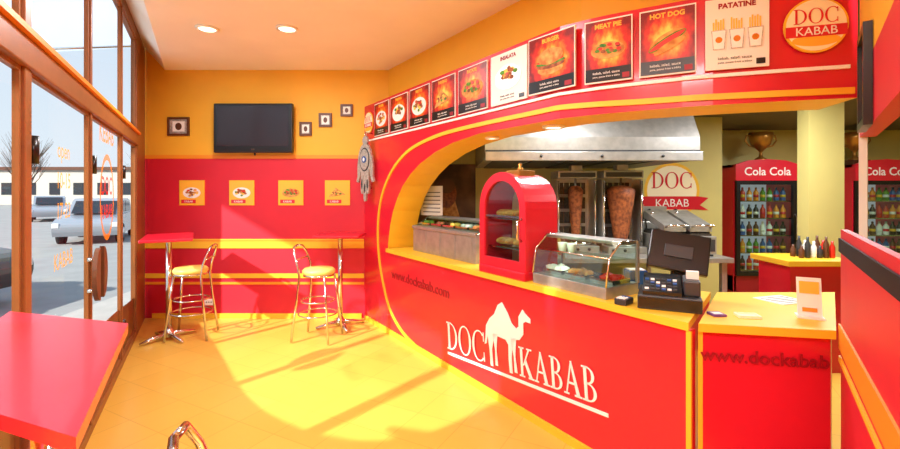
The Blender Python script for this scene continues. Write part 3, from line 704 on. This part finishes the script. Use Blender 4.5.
# ---------------- lamps ----------------
def down(x,y,z,r=.1):
    b=B();b.lathe([(r,0),(r,-.015),(r*.8,-.02),(r*.75,-.005)],(x,y,z),WHT,24);b.lathe([(r*.7,-.003),(r*.7,-.012),(0,-.014)],(x,y,z),LAMP,20);b.done('ceiling_downlight')
down(-2.25,4.17,3.09);down(-1.51,4.17,3.09);down(-.6,2.2,3.09);down(0,.3,3.09)
pz=bp(3.0,.2);down(pz.x,pz.y,2.04,.08);pz=bp(2.3,.2);down(pz.x,pz.y,zo(2.3)+.003,.06)
def area(name,loc,size,e,col=(.97,.97,1),rot=(0,0,0)):
    l=bpy.data.lights.new(name,'AREA');l.energy=e;l.size=size;l.color=col;o=bpy.data.objects.new(name,l);o.location=loc;o.rotation_euler=rot;sc.collection.objects.link(o)
def fill_panel(x,y,z,w):  # made-up fixture to go with each fill lamp
    b=B();b.box(x-w/2,x+w/2,y-w/2,y+w/2,z-.04,z,WHT,.006);b.box(x-w/2+.03,x+w/2-.03,y-w/2+.03,y+w/2-.03,z-.045,z-.04,LAMP);b.done('added_fill_panel')
fill_panel(0,-.9,3.09,.8);area('panel_lamp',(0,-.9,3.03),.8,105)  # added fills behind the camera, to brighten the room
fill_panel(-.9,-.2,3.09,.6);area('room_fill_b',(-.9,-.2,3.03),.6,46)
area('downlight_lamp',(-1.9,4.0,3.04),.3,46);area('room_fill_c',(-.6,2.2,3.04),.3,44)  # first serves the visible downlights, second is an added room fill
fill_panel(2.9,3.7,KH,.5);area('kitchen_lamp',(2.9,3.7,KH-.06),.5,60)  # added fills to brighten the kitchen, fixtures made up
fill_panel(1.2,4.0,KH,.3);area('kitchen_fill_b',(1.2,4.0,KH-.06),.3,34)
fill_panel(5.2,5.2,KH,.5);area('kitchen_fill_c',(5.2,5.2,KH-.06),.5,58)
# ---------------- outside ----------------
b=B();b.prism([(-60,-30),(40,-30),(40,90),(-60,90)],-.3,-.12,ASP);b.done('ground')
b=B();b.prism([(-4.0,YB+.1),(-1.3,.75),(-2.4,-.6),(-2.4,-3),(-4.2,-3),(-5.2,8),(-5.2,12)],-.12,-.02,PAVE);b.done('pavement')
def car(x,y,rot,m):
    b=B();b.M=Matrix.Translation((x,y,-.12))@Matrix.Rotation(rot,4,'Z')
    L=XZo(0)
    def sec(p,y0,y1,m):b.prism(p,y0,y1,m,L=L)
    body=sm([(-2.05,.3),(-2.1,.6),(-2.0,.85),(-1.7,.93),(-.9,.95),(.7,.93),(1.5,.85),(2.0,.72),(2.08,.5),(2.0,.28)],3)
    sec(body,-.85,.85,m)
    cab=[(-1.75,.93),(-1.4,1.38),(-.9,1.46),(0,1.46),(.35,1.38),(1.0,.92)];sec(cab,-.70,.70,m)
    win=[(-1.45,.97),(-1.2,1.33),(-.35,1.38),(-.35,.97)];win2=[(-.27,.97),(-.27,1.38),(0,1.38),(.25,1.31),(.72,.97)]
    for sg in(-1,1):
        sec(win,sg*.70,sg*.71,CWIN);sec(win2,sg*.70,sg*.71,CWIN)
        for wx in(-1.3,1.3):
            b.cyl((wx,sg*.68,.31),(wx,sg*.87,.31),.31,RUB,20);b.cyl((wx,sg*.87,.31),(wx,sg*.885,.31),.19,CHR,12)
        b.box(1.92,2.09,sg*.75-.1,sg*.75+.08,.55,.7,WHT,.02);b.box(-2.10,-2.0,sg*.72-.1,sg*.72+.1,.62,.76,TOM,.02)
    b.geo([(1.0,-.6,.95),(1.0,.6,.95),(.42,.58,1.36),(.42,-.58,1.36)],[[0,1,2,3]],CWIN,L=Matrix.Translation((.03,0,.02)))
    b.geo([(-1.76,-.6,.97),(-1.76,.6,.97),(-1.44,.58,1.34),(-1.44,-.58,1.34)],[[0,1,2,3]],CWIN,L=Matrix.Translation((-.03,0,.02)))
    b.done('parked_car')
car(-12.6,16.2,math.radians(-62),CARS);car(-8.5,6.0,math.radians(5),CARG);car(-24,27,math.radians(-50),CARS)
def tree(x,y,h):
    b=B();rnd=random.Random(int(x*10));b.M=Matrix.Translation((x,y,-.12))
    b.tube([(0,0,0),(.1,0,h*.35),(0,.1,h*.6)],[.16,.12,.08],BARK,8)
    for i in range(26):
        a=rnd.random()*6.28;z0=h*(.3+.3*rnd.random());r=h*(.10+.15*rnd.random())
        p1=(r*.5*math.cos(a),r*.5*math.sin(a),z0+h*.14);p2=(r*math.cos(a+.3),r*math.sin(a+.3),z0+h*.33)
        b.tube([(0.05,.05,z0),p1,p2],[.04,.022,.008],BARK,5)
        for q in range(3):
            p3=(p2[0]+(rnd.random()-.5)*h*.12,p2[1]+(rnd.random()-.5)*h*.12,p2[2]+rnd.random()*h*.08)
            b.tube([p1,p3],[.014,.006],BARK,4)
    b.done('street_tree')
tree(-31,33,6);tree(-40,42,7);tree(-27,40,6)
b=B();b.box(-64,-34,60,68,-.12,4.5,BLDG)
for i in range(9):b.box(-63+i*3.2,-61.6+i*3.2,59.95,60,1.2,2.8,CWIN)
b.box(-64.4,-33.6,59.6,68.4,4.5,4.9,BRN);b.done('background_building')
# ---------------- light ----------------
w=bpy.data.worlds.new('sky');sc.world=w;w.use_nodes=True;nt=w.node_tree;bg=nt.nodes['Background']
tc=nt.nodes.new('ShaderNodeTexCoord');sp=nt.nodes.new('ShaderNodeSeparateXYZ');r=nt.nodes.new('ShaderNodeValToRGB')
nt.links.new(tc.outputs['Generated'],sp.inputs[0]);nt.links.new(sp.outputs['Z'],r.inputs[0]);nt.links.new(r.outputs[0],bg.inputs[0])
r.color_ramp.elements[0].color=(.82,.88,.95,1);r.color_ramp.elements[1].color=(.45,.64,.93,1);r.color_ramp.elements[1].position=.8
bg.inputs[1].default_value=1.1
l=bpy.data.lights.new('sun','SUN');l.energy=8;l.angle=math.radians(1.4);l.color=(1,.97,.9);o=bpy.data.objects.new('sun',l);sc.collection.objects.link(o)
o.rotation_euler=Vector((.8,1,-.8)).to_track_quat('-Z','Y').to_euler();o.location=(-6,-6,8)
cd=bpy.data.cameras.new('camera');cd.lens=18;cd.sensor_width=36;cd.shift_y=(192-224.5)/900;cd.clip_start=.02
co=bpy.data.objects.new('camera',cd);co.location=(0,0,1.57);co.rotation_euler=(math.radians(90),0,0);sc.collection.objects.link(co);sc.camera=co
